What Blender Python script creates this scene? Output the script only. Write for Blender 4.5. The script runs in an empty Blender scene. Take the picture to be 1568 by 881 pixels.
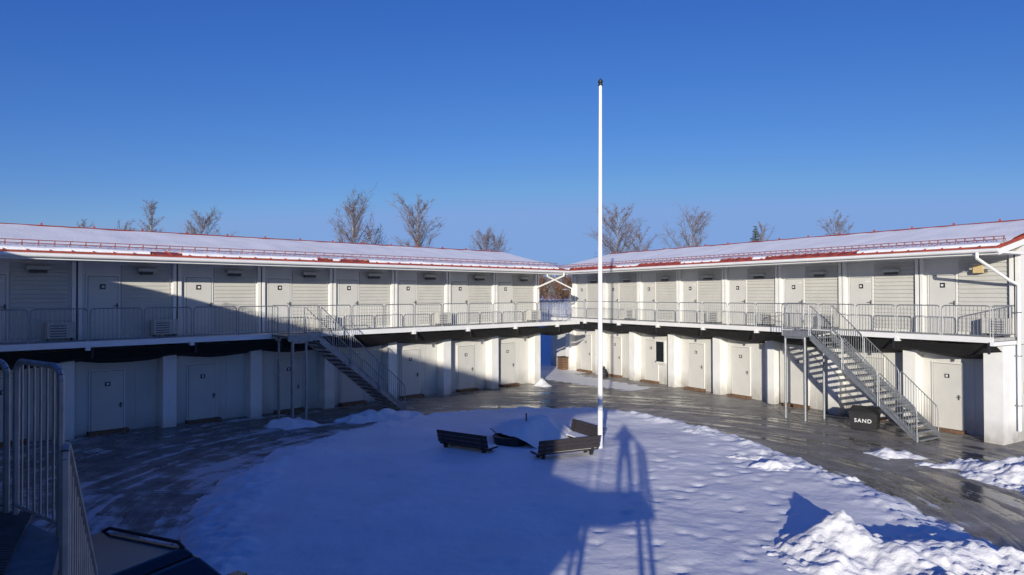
import bpy, math, random
from mathutils import Vector, Matrix, noise
random.seed(7)
R=math.radians
scene=bpy.context.scene
CAMH=4.62
F=1045.0
# ------------------------------------------------------------------ materials
def mat(name):
    m=bpy.data.materials.new(name); m.use_nodes=True
    nt=m.node_tree; b=nt.nodes['Principled BSDF']
    return m,nt,b
def N(nt,t,**kw):
    n=nt.nodes.new(t)
    for k,v in kw.items():
        if k in n.inputs: n.inputs[k].default_value=v
        else: setattr(n,k,v)
    return n
def simple(name,col,rough=0.6,var=0.12,scale=6.0,metal=0.0,bump=0.0,bscale=60.0,stretch=(1,1,1),dirt=None):
    m,nt,b=mat(name)
    tc=N(nt,'ShaderNodeNewGeometry')
    mp=N(nt,'ShaderNodeMapping'); mp.inputs['Scale'].default_value=stretch
    nt.links.new(tc.outputs['Position'],mp.inputs['Vector'])
    nz=N(nt,'ShaderNodeTexNoise'); nz.inputs['Scale'].default_value=scale; nz.inputs['Detail'].default_value=4
    nt.links.new(mp.outputs[0],nz.inputs['Vector'])
    r=N(nt,'ShaderNodeValToRGB')
    r.color_ramp.elements[0].position=0.3; r.color_ramp.elements[1].position=0.7
    r.color_ramp.elements[0].color=[c*(1-var) for c in col]+[1]
    r.color_ramp.elements[1].color=[min(1,c*(1+var)) for c in col]+[1]
    nt.links.new(nz.outputs['Fac'],r.inputs[0]); out=r.outputs[0]
    if dirt:
        sx=N(nt,'ShaderNodeSeparateXYZ'); nt.links.new(tc.outputs['Position'],sx.inputs[0])
        mr=N(nt,'ShaderNodeMapRange'); mr.inputs['From Min'].default_value=dirt[0]; mr.inputs['From Max'].default_value=dirt[0]+dirt[1]
        mr.inputs['To Min'].default_value=1.0; mr.inputs['To Max'].default_value=0.0
        nt.links.new(sx.outputs['Z'],mr.inputs['Value'])
        n3=N(nt,'ShaderNodeTexNoise'); n3.inputs['Scale'].default_value=3.0; n3.inputs['Detail'].default_value=6
        nt.links.new(tc.outputs['Position'],n3.inputs['Vector'])
        mu=N(nt,'ShaderNodeMath'); mu.operation='MULTIPLY'; nt.links.new(mr.outputs[0],mu.inputs[0]); nt.links.new(n3.outputs['Fac'],mu.inputs[1])
        mx=N(nt,'ShaderNodeMixRGB'); mx.inputs[2].default_value=(0.20,0.17,0.14,1)
        nt.links.new(mu.outputs[0],mx.inputs[0]); nt.links.new(out,mx.inputs[1]); out=mx.outputs[0]
    nt.links.new(out,b.inputs['Base Color'])
    b.inputs['Roughness'].default_value=rough; b.inputs['Metallic'].default_value=metal
    if bump>0:
        n2=N(nt,'ShaderNodeTexNoise'); n2.inputs['Scale'].default_value=bscale; n2.inputs['Detail'].default_value=3
        nt.links.new(mp.outputs[0],n2.inputs['Vector'])
        bp=N(nt,'ShaderNodeBump'); bp.inputs['Strength'].default_value=bump; bp.inputs['Distance'].default_value=0.02
        nt.links.new(n2.outputs['Fac'],bp.inputs['Height']); nt.links.new(bp.outputs[0],b.inputs['Normal'])
    return m
M={}
M['wall']=simple('painted_wall',(0.66,0.655,0.615),0.7,0.07,1.2,bump=0.15,stretch=(1,1,0.25))
M['lwall']=simple('painted_lower_wall',(0.61,0.605,0.565),0.75,0.13,0.9,bump=0.2,stretch=(1,1,0.3),dirt=(-0.1,0.9))
M['siding']=simple('siding_boards',(0.53,0.52,0.475),0.6,0.05,2.0)
M['door']=simple('door_paint',(0.59,0.58,0.54),0.45,0.04,2.0)
M['frame']=simple('frame_paint',(0.72,0.71,0.67),0.5,0.04,3.0)
M['col']=simple('column_paint',(0.78,0.775,0.74),0.5,0.06,2.0,dirt=(-0.1,0.7))
M['slit']=simple('dark_joint',(0.10,0.10,0.10),0.8,0.1)
M['black']=simple('black_plastic',(0.018,0.018,0.02),0.55,0.2)
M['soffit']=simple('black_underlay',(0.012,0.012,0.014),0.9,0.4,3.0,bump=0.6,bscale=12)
M['red']=simple('red_roof_metal',(0.33,0.06,0.03),0.5,0.25,3.0)
M['guard']=simple('red_guard_metal',(0.26,0.05,0.03),0.6,0.2,4.0)
M['white']=simple('white_gutter_paint',(0.78,0.78,0.75),0.4,0.05,2.0)
M['galv']=simple('galvanised_steel',(0.27,0.285,0.30),0.5,0.18,9.0,metal=0.5)
M['galvd']=simple('galvanised_grating',(0.13,0.14,0.15),0.6,0.2,9.0,metal=0.4)
M['floor']=simple('gallery_deck',(0.42,0.42,0.40),0.75,0.15,3.0)
M['plaque']=simple('plaque_black',(0.02,0.02,0.02),0.4,0.1)
M['plq2']=simple('plaque_white',(0.7,0.7,0.7),0.5,0.02)
M['glass']=simple('window_glass',(0.015,0.018,0.02),0.12,0.1)
M['ac']=simple('unit_casing',(0.52,0.51,0.47),0.5,0.08)
M['lampglass']=simple('lamp_cover',(0.6,0.45,0.22),0.4,0.05)
M['pole']=simple('pole_white_paint',(0.80,0.80,0.79),0.3,0.03,2.0)
M['wood']=simple('bench_wood',(0.03,0.025,0.026),0.75,0.3,12,bump=0.3,stretch=(1,1,4))
M['brownbox']=simple('brown_wood',(0.16,0.09,0.05),0.7,0.3,8)
M['birch']=simple('birch_bark',(0.36,0.31,0.27),0.9,0.45,3.0)
M['twig']=simple('twig_bark',(0.16,0.115,0.09),0.9,0.25,1.0)
M['thick']=simple('thicket_twigs',(0.17,0.085,0.04),0.9,0.4,0.4)
M['needle']=simple('spruce_needles',(0.035,0.06,0.03),0.9,0.4,1.5)
M['skin']=simple('skin',(0.55,0.36,0.28),0.5,0.05)
M['hair']=simple('hair',(0.05,0.035,0.025),0.7,0.3,30)
M['jacket']=simple('jacket_fabric',(0.03,0.035,0.06),0.85,0.15)
M['paint']=simple('car_paint',(0.012,0.013,0.016),0.22,0.1)

def snowmat(name,dirty=0.0,bs=0.35,bsc=9,gain=1.0):
    m,nt,b=mat(name)
    g=N(nt,'ShaderNodeNewGeometry')
    nz=N(nt,'ShaderNodeTexNoise'); nz.inputs['Scale'].default_value=0.7; nz.inputs['Detail'].default_value=5
    nt.links.new(g.outputs['Position'],nz.inputs['Vector'])
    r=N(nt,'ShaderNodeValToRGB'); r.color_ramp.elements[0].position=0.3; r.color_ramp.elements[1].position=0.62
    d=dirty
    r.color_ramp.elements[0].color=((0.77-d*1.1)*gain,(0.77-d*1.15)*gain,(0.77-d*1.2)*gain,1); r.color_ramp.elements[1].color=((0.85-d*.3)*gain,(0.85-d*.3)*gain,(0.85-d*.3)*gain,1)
    nt.links.new(nz.outputs['Fac'],r.inputs[0])
    v=N(nt,'ShaderNodeTexNoise'); v.inputs['Scale'].default_value=22; v.inputs['Detail'].default_value=3
    nt.links.new(g.outputs['Position'],v.inputs['Vector'])
    r2=N(nt,'ShaderNodeValToRGB'); r2.color_ramp.elements[0].position=0.70; r2.color_ramp.elements[1].position=0.80
    r2.color_ramp.elements[0].color=(0,0,0,1); r2.color_ramp.elements[1].color=(0.3+d,)*3+(1,)
    nt.links.new(v.outputs['Fac'],r2.inputs[0])
    mx=N(nt,'ShaderNodeMixRGB'); mx.inputs[2].default_value=(0.35,0.31,0.27,1)
    nt.links.new(r2.outputs[0],mx.inputs[0]); nt.links.new(r.outputs[0],mx.inputs[1]); nt.links.new(mx.outputs[0],b.inputs['Base Color'])
    b.inputs['Roughness'].default_value=0.75
    n2=N(nt,'ShaderNodeTexNoise'); n2.inputs['Scale'].default_value=bsc; n2.inputs['Detail'].default_value=6; n2.inputs['Roughness'].default_value=0.6
    nt.links.new(g.outputs['Position'],n2.inputs['Vector'])
    bp=N(nt,'ShaderNodeBump'); bp.inputs['Strength'].default_value=bs; bp.inputs['Distance'].default_value=0.05
    nt.links.new(n2.outputs['Fac'],bp.inputs['Height']); nt.links.new(bp.outputs[0],b.inputs['Normal'])
    return m
M['snow']=snowmat('snow',0.0,0.38,5)
M['heap']=snowmat('snow_heap_rough',0.03,0.7)
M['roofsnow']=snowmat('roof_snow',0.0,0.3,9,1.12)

def groundmat():
    m,nt,b=mat('ground_wet_gravel_ice')
    L=nt.links.new
    g=N(nt,'ShaderNodeNewGeometry')
    at=N(nt,'ShaderNodeAttribute'); at.attribute_name='snowmask'
    pl=N(nt,'ShaderNodeAttribute'); pl.attribute_name='polar'
    def noi(vec,sc,det=5,ro=0.6):
        n=N(nt,'ShaderNodeTexNoise'); n.inputs['Scale'].default_value=sc; n.inputs['Detail'].default_value=det; n.inputs['Roughness'].default_value=ro
        L(vec,n.inputs['Vector']); return n.outputs['Fac']
    def ramp(f,a,b_,c0=(0,0,0,1),c1=(1,1,1,1)):
        r=N(nt,'ShaderNodeValToRGB'); r.color_ramp.elements[0].position=a; r.color_ramp.elements[1].position=b_
        r.color_ramp.elements[0].color=c0; r.color_ramp.elements[1].color=c1; L(f,r.inputs[0]); return r.outputs[0]
    def mathn(op,a,b_):
        n=N(nt,'ShaderNodeMath'); n.operation=op
        for i,x in enumerate((a,b_)):
            if isinstance(x,(int,float)): n.inputs[i].default_value=x
            else: L(x,n.inputs[i])
        return n.outputs[0]
    P=g.outputs['Position']
    fine=noi(P,30,6,0.7)
    med=noi(P,1.6,7,0.65)
    st=noi(pl.outputs['Vector'],1.0,4,0.55)
    grit=ramp(mathn('ADD',mathn('MULTIPLY',fine,0.35),mathn('ADD',mathn('MULTIPLY',med,0.4),mathn('MULTIPLY',st,0.25))),0.40,0.62,(0.10,0.09,0.078,1),(0.44,0.41,0.37,1))
    big=noi(P,0.28,5,0.6)
    wet=ramp(mathn('ADD',mathn('MULTIPLY',st,0.55),mathn('ADD',mathn('MULTIPLY',big,0.35),mathn('MULTIPLY',med,0.2))),0.53,0.60)
    m1=N(nt,'ShaderNodeMixRGB'); m1.inputs[2].default_value=(0.060,0.056,0.052,1); L(wet,m1.inputs[0]); L(grit,m1.inputs[1])
    s=mathn('ADD',at.outputs['Fac'],mathn('ADD',mathn('MULTIPLY',mathn('SUBTRACT',st,0.5),2.8),mathn('MULTIPLY',mathn('SUBTRACT',med,0.5),2.2)))
    sm=ramp(s,0.42,0.78)
    m2=N(nt,'ShaderNodeMixRGB'); m2.inputs[2].default_value=(0.60,0.605,0.62,1); L(sm,m2.inputs[0]); L(m1.outputs[0],m2.inputs[1])
    wh=ramp(at.outputs['Fac'],0.95,1.15)
    m4=N(nt,'ShaderNodeMixRGB'); m4.inputs[2].default_value=(0.80,0.80,0.81,1); L(wh,m4.inputs[0]); L(m2.outputs[0],m4.inputs[1])
    L(m4.outputs[0],b.inputs['Base Color'])
    ro=ramp(wet,0,1,(0.50,)*3+(1,),(0.11,)*3+(1,))
    m3=N(nt,'ShaderNodeMixRGB'); m3.inputs[2].default_value=(0.5,)*3+(1,); L(sm,m3.inputs[0]); L(ro,m3.inputs[1]); L(m3.outputs[0],b.inputs['Roughness'])
    bp=N(nt,'ShaderNodeBump'); bp.inputs['Strength'].default_value=0.45; bp.inputs['Distance'].default_value=0.04
    dry=mathn('SUBTRACT',1.08,wet)
    L(mathn('MULTIPLY',mathn('ADD',mathn('MULTIPLY',fine,0.35),mathn('ADD',mathn('MULTIPLY',noi(P,6,6,0.7),0.7),mathn('MULTIPLY',st,1.6))),dry),bp.inputs['Height']); L(bp.outputs[0],b.inputs['Normal'])
    return m
M['ground']=groundmat()

# ------------------------------------------------------------------ mesh builder
class MB:
    def __init__(s): s.v=[];s.f=[];s.mi=[];s.mats=[]
    def m(s,k):
        if k not in s.mats: s.mats.append(k)
        return s.mats.index(k)
    def add(s,vs,fs,k):
        o=len(s.v); s.v.extend([tuple(v) for v in vs]); i=s.m(k)
        for f in fs: s.f.append([o+a for a in f]); s.mi.append(i)
    def hexa(s,c,k):
        s.add(c,[(3,2,1,0),(4,5,6,7),(0,1,5,4),(1,2,6,5),(2,3,7,6),(3,0,4,7)],k)
    def tube(s,p,q,r,k,r2=None,n=6,cap=True):
        p=Vector(p);q=Vector(q); d=q-p
        if d.length<1e-6: return
        d.normalize(); a=d.orthogonal().normalized(); b=d.cross(a)
        r2=r if r2 is None else r2
        vs=[p+(a*math.cos(2*math.pi*i/n)+b*math.sin(2*math.pi*i/n))*r for i in range(n)]+[q+(a*math.cos(2*math.pi*i/n)+b*math.sin(2*math.pi*i/n))*r2 for i in range(n)]
        fs=[(i,(i+1)%n,n+(i+1)%n,n+i) for i in range(n)]
        if cap: fs+= [tuple(range(n-1,-1,-1)),tuple(range(n,2*n))]
        s.add(vs,fs,k)
    def path(s,pts,r,k,n=6):
        for a,b in zip(pts[:-1],pts[1:]): s.tube(a,b,r,k,n=n)
    def obj(s,name,parent=None,smooth=False,loc=None):
        me=bpy.data.meshes.new(name); me.from_pydata(s.v,[],s.f); me.update()
        for k in s.mats: me.materials.append(M[k])
        me.polygons.foreach_set('material_index',s.mi)
        if smooth: me.polygons.foreach_set('use_smooth',[True]*len(me.polygons))
        o=bpy.data.objects.new(name,me); scene.collection.objects.link(o)
        if parent: o.parent=parent
        if loc: o.location=loc
        return o
def empty(name,loc=(0,0,0)):
    e=bpy.data.objects.new(name,None); e.empty_display_size=0.5; e.location=loc; scene.collection.objects.link(e); return e

def gz(x,y):
    xx=max(-22,min(22,x))
    z=-0.012*xx
    t=max(0,min(1,(y-45)/18)); t=t*t*(3-2*t)
    return z+3.7*t
def hit(px,py,z=0.0):
    Y=(CAMH-z)*F/(py-452.0); return ((px-784)/F*Y, Y)

class Fr:
    def __init__(s,T,Nn): s.T=Vector(T+(0,)).normalized(); s.N=Vector(Nn+(0,)).normalized()
    def p(s,t,n,z): return s.T*t+s.N*n+Vector((0,0,z))
    def box(s,mb,t0,t1,n0,n1,z0,z1,k):
        mb.hexa([s.p(t0,n0,z0),s.p(t1,n0,z0),s.p(t1,n1,z0),s.p(t0,n1,z0),s.p(t0,n0,z1),s.p(t1,n0,z1),s.p(t1,n1,z1),s.p(t0,n1,z1)],k)
FA=Fr((0.7212,0.6927),(-0.6927,0.7212))
FB=Fr((-0.5175,0.8557),(0.8557,0.5175))
FC=Fr((-0.5175,0.8557),(-0.8557,-0.5175))

def panel(mb,a,b,h,up=Vector((0,0,1)),k='galv',base=0.08,sp=0.115,rf=0.019,rb=0.0085,rad=0.10):
    a=Vector(a);b=Vector(b);d=b-a;L=d.length
    if L<0.2: return
    u=d/L; pts=[a-up*0.15,a+up*(h-rad)]
    for i in range(1,5):
        an=i/4*math.pi/2; pts.append(a+up*(h-rad+rad*math.sin(an))+u*(rad-rad*math.cos(an)))
    for i in range(0,5):
        an=i/4*math.pi/2; pts.append(b+up*(h-rad+rad*math.cos(an))-u*(rad-rad*math.sin(an)))
    pts.append(b-up*0.15)
    mb.path(pts,rf,k,n=6)
    mb.tube(a+up*base,b+up*base,0.014,k,n=5)
    n=max(2,int(L/sp))
    for i in range(1,n):
        p=a+u*(L*i/n); mb.tube(p+up*base,p+up*(h-0.005),rb,k,n=4,cap=False)

GF=3.22
# ------------------------------------------------------------------ wings
def wing(name,fr,D,t0,nm,flip,eave,ridge,s=3.0,lowext=0.0,snowseed=0,tA=None,tB=None,nearend=None,Rn=3.1):
    root=empty(name)
    t1=t0+s*nm
    gA=t0 if tA is None else tA; gB=t1 if tB is None else tB
    W=MB()
    wt=eave-0.06
    fr.box(W,t0,t1,D,D+6.2,GF-0.25,wt,'wall')
    fr.box(W,t0+0.003,t1+lowext,D+0.02,D+6.15,-0.6,GF-0.27,'lwall')
    if lowext>0:
        fr.box(W,t1,t1+lowext,D-0.03,D+6.2,GF-0.26,GF-0.12,'floor')
    rn=D+Rn
    for tt,w in ((t0,0.12),(t1-0.12,0.12)):
        a=[fr.p(tt,D,wt),fr.p(tt+w,D,wt),fr.p(tt+w,D+6.2,wt),fr.p(tt,D+6.2,wt),fr.p(tt,rn,ridge-0.1),fr.p(tt+w,rn,ridge-0.1)]
        W.add(a,[(0,3,4),(1,5,2),(0,4,5,1),(3,2,5,4)],'wall')
    W.obj('walls',root)
    Dm=MB(); Sd=MB(); Pm=MB(); U=MB()
    rr=random.Random(40+snowseed)
    for i in range(nm):
        ts=t0+i*s
        def q(f0,f1):
            return (ts+f0*s,ts+f1*s) if not flip else (ts+s-f1*s,ts+s-f0*s)
        def sgn(f): return ts+f*s if not flip else ts+s-f*s
        a,b=q(0.085,0.415)
        zt=GF+2.1
        fr.box(Dm,a,b,D-0.035,D-0.002,GF+0.03,zt,'frame')
        fr.box(Dm,a+0.055,a+0.068,D-0.0375,D-0.036,GF+0.06,zt-0.05,'slit'); fr.box(Dm,b-0.068,b-0.055,D-0.0375,D-0.036,GF+0.06,zt-0.05,'slit')
        fr.box(Dm,a+0.055,b-0.055,D-0.0375,D-0.036,zt-0.062,zt-0.045,'slit')
        fr.box(Dm,a+0.07,b-0.07,D-0.05,D-0.037,GF+0.06,zt-0.065,'door')
        hx=sgn(0.385); fr.box(Dm,hx-0.02,hx+0.02,D-0.075,D-0.052,GF+1.0,GF+1.16,'slit')
        fr.box(Dm,min(hx,sgn(0.345)),max(hx,sgn(0.345)),D-0.10,D-0.078,GF+1.07,GF+1.095,'slit')
        px=sgn(0.25)+rr.uniform(-.02,.02); fr.box(Dm,px-0.085,px+0.085,D-0.056,D-0.052,GF+1.62,GF+1.79,'plaque')
        fr.box(Dm,px-0.03,px+0.05,D-0.060,D-0.0575,GF+1.67,GF+1.74,'plq2')
        if (i*7+snowseed)%3!=0:
            px=sgn(0.34);fr.box(Dm,px-0.13,px+0.1,D-0.056,D-0.052,GF+1.86,GF+1.91,'plq2')
        a,b=q(0.43,0.925)
        nb=17; z0=GF+0.12; zt2=eave-0.28; hb=(zt2-z0)/nb
        for j in range(nb):
            zz=z0+j*hb
            Sd.hexa([fr.p(a,D-0.045,zz),fr.p(b,D-0.045,zz),fr.p(b,D-0.004,zz),fr.p(a,D-0.004,zz),
                     fr.p(a,D-0.022,zz+hb-0.010),fr.p(b,D-0.022,zz+hb-0.010),fr.p(b,D-0.004,zz+hb-0.010),fr.p(a,D-0.004,zz+hb-0.010)],'siding')
        a,b=q(0.56+rr.uniform(-.03,.03),0.76)
        fr.box(U,a,b,D-0.24,D-0.047,GF+2.22,GF+2.33,'ac')
        fr.box(U,a+0.08,b-0.08,D-0.20,D-0.047,GF+2.12,GF+2.21,'slit')
        fr.box(U,a-0.02,b+0.02,D-0.27,D-0.05,GF+2.335,GF+2.35,'galv')
        if (i+snowseed)%2==1 or i in (3,4):
            a,b=q(0.72,0.97)
            fr.box(U,a,b,D-0.46,D-0.12,GF+0.10,GF+0.60,'ac')
            fr.box(U,a+0.06,b-0.25,D-0.468,D-0.462,GF+0.15,GF+0.55,'slit')
            for k in range(5): fr.box(U,a+0.05,b-0.24,D-0.478,D-0.47,GF+0.18+k*0.08,GF+0.225+k*0.08,'ac')
            fr.box(U,a+0.03,a+0.09,D-0.44,D-0.14,GF+0.0,GF+0.098,'slit'); fr.box(U,b-0.09,b-0.03,D-0.44,D-0.14,GF+0.0,GF+0.098,'slit')
        a,b=q(0.12,0.47) if (i%3!=1) else q(0.2,0.55)
        fr.box(Dm,a,b,D-0.028,D+0.018,-0.3,2.22,'frame')
        fr.box(Dm,a+0.045,b-0.045,D-0.0305,D-0.029,-0.3,2.18,'slit')
        fr.box(Dm,a+0.06,b-0.06,D-0.045,D-0.031,-0.3,2.165,'door')
        px=(a+b)/2; fr.box(Dm,px-0.08,px+0.08,D-0.052,D-0.048,1.68,1.82,'plaque'); fr.box(Dm,px-0.03,px+0.04,D-0.056,D-0.0535,1.71,1.79,'plq2')
        hx=b-0.14 if not flip else a+0.14
        fr.box(Dm,hx-0.02,hx+0.02,D-0.07,D-0.047,0.95,1.12,'slit'); fr.box(Dm,hx-0.07,hx+0.05,D-0.095,D-0.072,1.04,1.065,'slit')
        for f in (0.58,0.80):
            x=sgn(f); fr.box(Dm,x-0.006,x+0.006,D+0.010,D+0.0185,-0.3,GF-0.3,'siding')
        fr.box(Dm,a-0.05,b+0.05,D-0.32,D+0.01,-0.4,0.10-0.012*fr.p(a,D,0).x,'brownbox')
    for i in range(nm+1):
        ts=t0+i*s
        fr.box(Pm,ts-0.135,ts-0.03,D-0.13,D-0.003,GF+0.0,eave-0.09,'col')
        fr.box(Pm,ts+0.03,ts+0.135,D-0.13,D-0.003,GF+0.0,eave-0.09,'col')
        fr.box(Pm,ts-0.028,ts+0.028,D-0.06,D-0.004,GF+0.0,eave-0.09,'slit')
        c0,c1=(ts-0.55,ts-0.12) if not flip else (ts-0.02,ts+0.42)
        dep=0.45
        if flip and i==0 and nearend: c0,c1,dep=(ts-0.004,ts+0.55,0.95)
        fr.box(Pm,c0,c1,D-dep,D+0.017,-0.6,GF-0.27,'col')
        if not(flip and i==0 and nearend): fr.box(Pm,c1+0.02,c1+0.07,D-0.12,D+0.016,-0.3,GF-0.30,'slit')
        fr.box(Pm,ts-0.06,ts+0.06,D-1.62,D-0.14,GF-0.24,GF-0.115,'white')
        fr.box(Pm,ts+0.09,ts+0.14,D-1.60,D-1.52,GF-0.50,GF-0.16,'black')
    Dm.obj('doors',root); Sd.obj('siding',root); Pm.obj('columns',root); U.obj('air_units',root)
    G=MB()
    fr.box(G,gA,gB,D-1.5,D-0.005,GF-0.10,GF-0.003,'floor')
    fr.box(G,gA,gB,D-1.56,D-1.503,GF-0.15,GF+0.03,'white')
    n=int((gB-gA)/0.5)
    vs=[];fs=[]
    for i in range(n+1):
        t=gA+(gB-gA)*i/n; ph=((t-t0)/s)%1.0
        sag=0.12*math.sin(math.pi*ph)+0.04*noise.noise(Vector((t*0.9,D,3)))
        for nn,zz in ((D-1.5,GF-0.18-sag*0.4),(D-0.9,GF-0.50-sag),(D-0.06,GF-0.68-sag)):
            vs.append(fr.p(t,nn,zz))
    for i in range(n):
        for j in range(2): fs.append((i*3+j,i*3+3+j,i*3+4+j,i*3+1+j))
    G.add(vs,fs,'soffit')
    G.obj('gallery_floor',root)
    Rf=MB()
    e0=D-1.9; e1=D+6.9; ta=t0-0.35; tb=t1+0.4
    sl=(ridge-eave)/(rn-e0)
    eb=ridge-(e1-rn)*sl
    th=0.07
    Rf.add([fr.p(ta,e0,eave),fr.p(tb,e0,eave),fr.p(tb,rn,ridge),fr.p(ta,rn,ridge),fr.p(ta,e1,eb),fr.p(tb,e1,eb),
            fr.p(ta,e0,eave-th),fr.p(tb,e0,eave-th),fr.p(tb,rn,ridge-th),fr.p(ta,rn,ridge-th),fr.p(ta,e1,eb-th),fr.p(tb,e1,eb-th)],
           [(0,1,2,3),(3,2,5,4),(6,9,8,7),(9,10,11,8),(0,6,7,1),(4,5,11,10),(0,3,9,6),(3,4,10,9),(1,7,8,2),(2,8,11,5)],'red')
    t=ta+0.02
    while t<tb:
        Rf.hexa([fr.p(t,e0+0.01,eave+0.002),fr.p(t+0.025,e0+0.01,eave+0.002),fr.p(t+0.025,rn,ridge+0.002),fr.p(t,rn,ridge+0.002),
                 fr.p(t,e0+0.01,eave+0.035),fr.p(t+0.025,e0+0.01,eave+0.035),fr.p(t+0.025,rn,ridge+0.035),fr.p(t,rn,ridge+0.035)],'red'); t+=0.55
    Rf.add([fr.p(ta,rn-0.10,ridge+0.05),fr.p(tb,rn-0.10,ridge+0.05),fr.p(tb,rn,ridge+0.115),fr.p(ta,rn,ridge+0.115),fr.p(ta,rn+0.10,ridge+0.05),fr.p(tb,rn+0.10,ridge+0.05)],[(0,1,2,3),(3,2,5,4)],'red')
    t=ta+0.5
    while t<tb:
        fr.box(Rf,t,t+0.05,rn-0.03,rn+0.03,ridge+0.10,ridge+0.19,'red'); t+=1.6
    Rf.obj('roof',root)
    Tm=MB()
    fr.box(Tm,ta+0.02,tb-0.02,e0+0.06,D+0.0,eave-0.20,eave-0.135,'white')
    fr.box(Tm,ta+0.02,tb-0.02,e0+0.02,e0+0.057,eave-0.24,eave-th-0.004,'white')
    Tm.tube(fr.p(ta,e0-0.06,eave-0.12),fr.p(tb,e0-0.06,eave-0.12),0.065,'white',n=10)
    for tt in (ta+0.0,tb-0.03):
        Tm.hexa([fr.p(tt,e0,eave-0.26),fr.p(tt+0.03,e0,eave-0.26),fr.p(tt+0.03,rn,ridge-0.27),fr.p(tt,rn,ridge-0.27),
                 fr.p(tt,e0,eave-th-0.003),fr.p(tt+0.03,e0,eave-th-0.003),fr.p(tt+0.03,rn,ridge-th-0.003),fr.p(tt,rn,ridge-th-0.003)],'white')
    Tm.obj('gutter_and_fascia',root)
    Sg=MB()
    ng=e0+0.62; zg=eave+0.62*sl
    for hh in (0.12,0.21): Sg.tube(fr.p(ta+0.1,ng,zg+hh),fr.p(tb-0.1,ng,zg+hh),0.012,'guard',n=5)
    t=ta+0.15
    while t<tb-0.1:
        Sg.tube(fr.p(t,ng,zg),fr.p(t,ng,zg+0.22),0.009,'guard',n=4)
        Sg.tube(fr.p(t,ng+0.22,zg+0.22*sl),fr.p(t,ng,zg+0.21),0.009,'guard',n=4); t+=0.28 if snowseed else 0.4
    Sg.obj('snow_guard',root)
    Sn=MB()
    def blanket(nlo,nhi,thick,jit,seed,gap=None):
        nt_=int((tb-ta)/0.16); nn=10
        vs=[];fs=[];alive=[]
        for i in range(nt_+1):
            t=ta+0.04+(tb-ta-0.08)*i/nt_
            j1=noise.noise(Vector((t*0.8,seed,0)))*jit+noise.noise(Vector((t*3.1,seed,5)))*jit*0.5
            lo=nlo+j1
            g=noise.noise(Vector((t*0.35,seed+9,0)))+0.4*noise.noise(Vector((t*1.7,seed+19,0)))
            alive.append(gap is None or g>gap)
            for j in range(nn+1):
                f=j/nn; n_=lo+(nhi-lo)*f
                e=min(1,min(f,1-f if gap is not None else 1)*nn*0.8+0.0)
                zz=eave+(n_-e0)*sl
                h=-0.02+ (thick+0.02)*(e**0.5) + 0.025*noise.noise(Vector((t*1.3,n_*1.3,seed)))*e
                vs.append(fr.p(t,n_,zz+h))
        for i in range(nt_):
            if not(alive[i] and alive[i+1]): continue
            for j in range(nn): a=i*(nn+1)+j; fs.append((a,a+nn+1,a+nn+2,a+1))
        Sn.add(vs,fs,'roofsnow')
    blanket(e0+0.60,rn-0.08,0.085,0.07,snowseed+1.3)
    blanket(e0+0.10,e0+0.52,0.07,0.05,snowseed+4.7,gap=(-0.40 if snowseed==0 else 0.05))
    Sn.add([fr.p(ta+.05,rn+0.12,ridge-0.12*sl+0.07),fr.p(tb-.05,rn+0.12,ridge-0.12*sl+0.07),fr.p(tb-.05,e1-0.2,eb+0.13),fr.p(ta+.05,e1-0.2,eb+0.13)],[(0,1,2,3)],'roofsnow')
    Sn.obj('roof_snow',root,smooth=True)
    return root

LW=wing('motel_wing_building',FA,25.3,-9.95,12,False,5.92,6.98,snowseed=0,tB=34.0-6.2)
RW=wing('motel_wing_building',FB,25.48,10.5,8,True,6.08,7.20,snowseed=3,lowext=2.7,nearend=True,tB=37.2)
TW=wing('motel_wing_building',FC,4.0,-1.6,7,False,5.98,7.15,s=2.9,snowseed=5)

def rail_run(fr,n,ta,tb,name,parent,L=1.5,skip=()):
    mb=MB(); t=ta
    while t<tb-0.1:
        e=min(tb,t+L)
        if not any(a<(t+e)/2<b for a,b in skip):
            panel(mb,fr.p(t+0.04,n,GF),fr.p(e-0.04,n,GF),1.02)
        t+=L
    return mb.obj(name,parent)
rail_run(FA,25.3-1.53,-9.95+0.03,26.5,'gallery_railing',LW,skip=((10.6,12.0),))
rail_run(FB,25.48-1.53,10.55,37.2,'gallery_railing',RW,skip=((16.0,17.2),))
mb=MB(); panel(mb,FB.p(10.53,25.48-1.5,GF),FB.p(10.53,25.48-0.05,GF),1.02)
panel(mb,FB.p(37.2,23.98,GF),FB.p(37.2,25.4,GF),1.02); panel(mb,FB.p(37.2,25.5,GF),FB.p(37.2,28.4,GF),1.02)
for k in range(2): panel(mb,FB.p(34.6+k*1.3,28.4,GF),FB.p(35.85+k*1.3,28.4,GF),1.02)
mb.obj('gallery_end_railing',RW)
rail_run(FC,4.0-1.53,-1.6,16.0,'gallery_railing',TW)

mb=MB()
e0=25.48-1.96; zt=6.08-0.17
mb.path([FB.p(10.75,e0,zt),FB.p(10.75,e0,zt-0.18),FB.p(10.5,25.0,zt-0.85),FB.p(10.38,25.35,zt-1.0),FB.p(10.38,25.35,0.2)],0.05,'white',n=8)
for z in (1.0,2.6,4.0): FB.box(mb,10.32,10.5,25.28,25.42,z,z+0.03,'galv')
mb.obj('downpipe',RW)
mb=MB()
mb.path([FA.p(26.1,25.3-1.96,5.75),FA.p(26.1,25.3-1.96,5.6),FA.p(26.0,25.2,5.0),FA.p(26.0,25.2,0.1)],0.045,'white',n=8)
mb.obj('downpipe',LW)
mb=MB()
mb.path([FB.p(34.7,e0,zt),FB.p(34.7,e0,zt-0.15),FB.p(34.6,25.3,zt-0.9),FB.p(34.6,25.3,GF)],0.045,'white',n=8)
mb.obj('downpipe_far',RW)
mb=MB()
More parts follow.
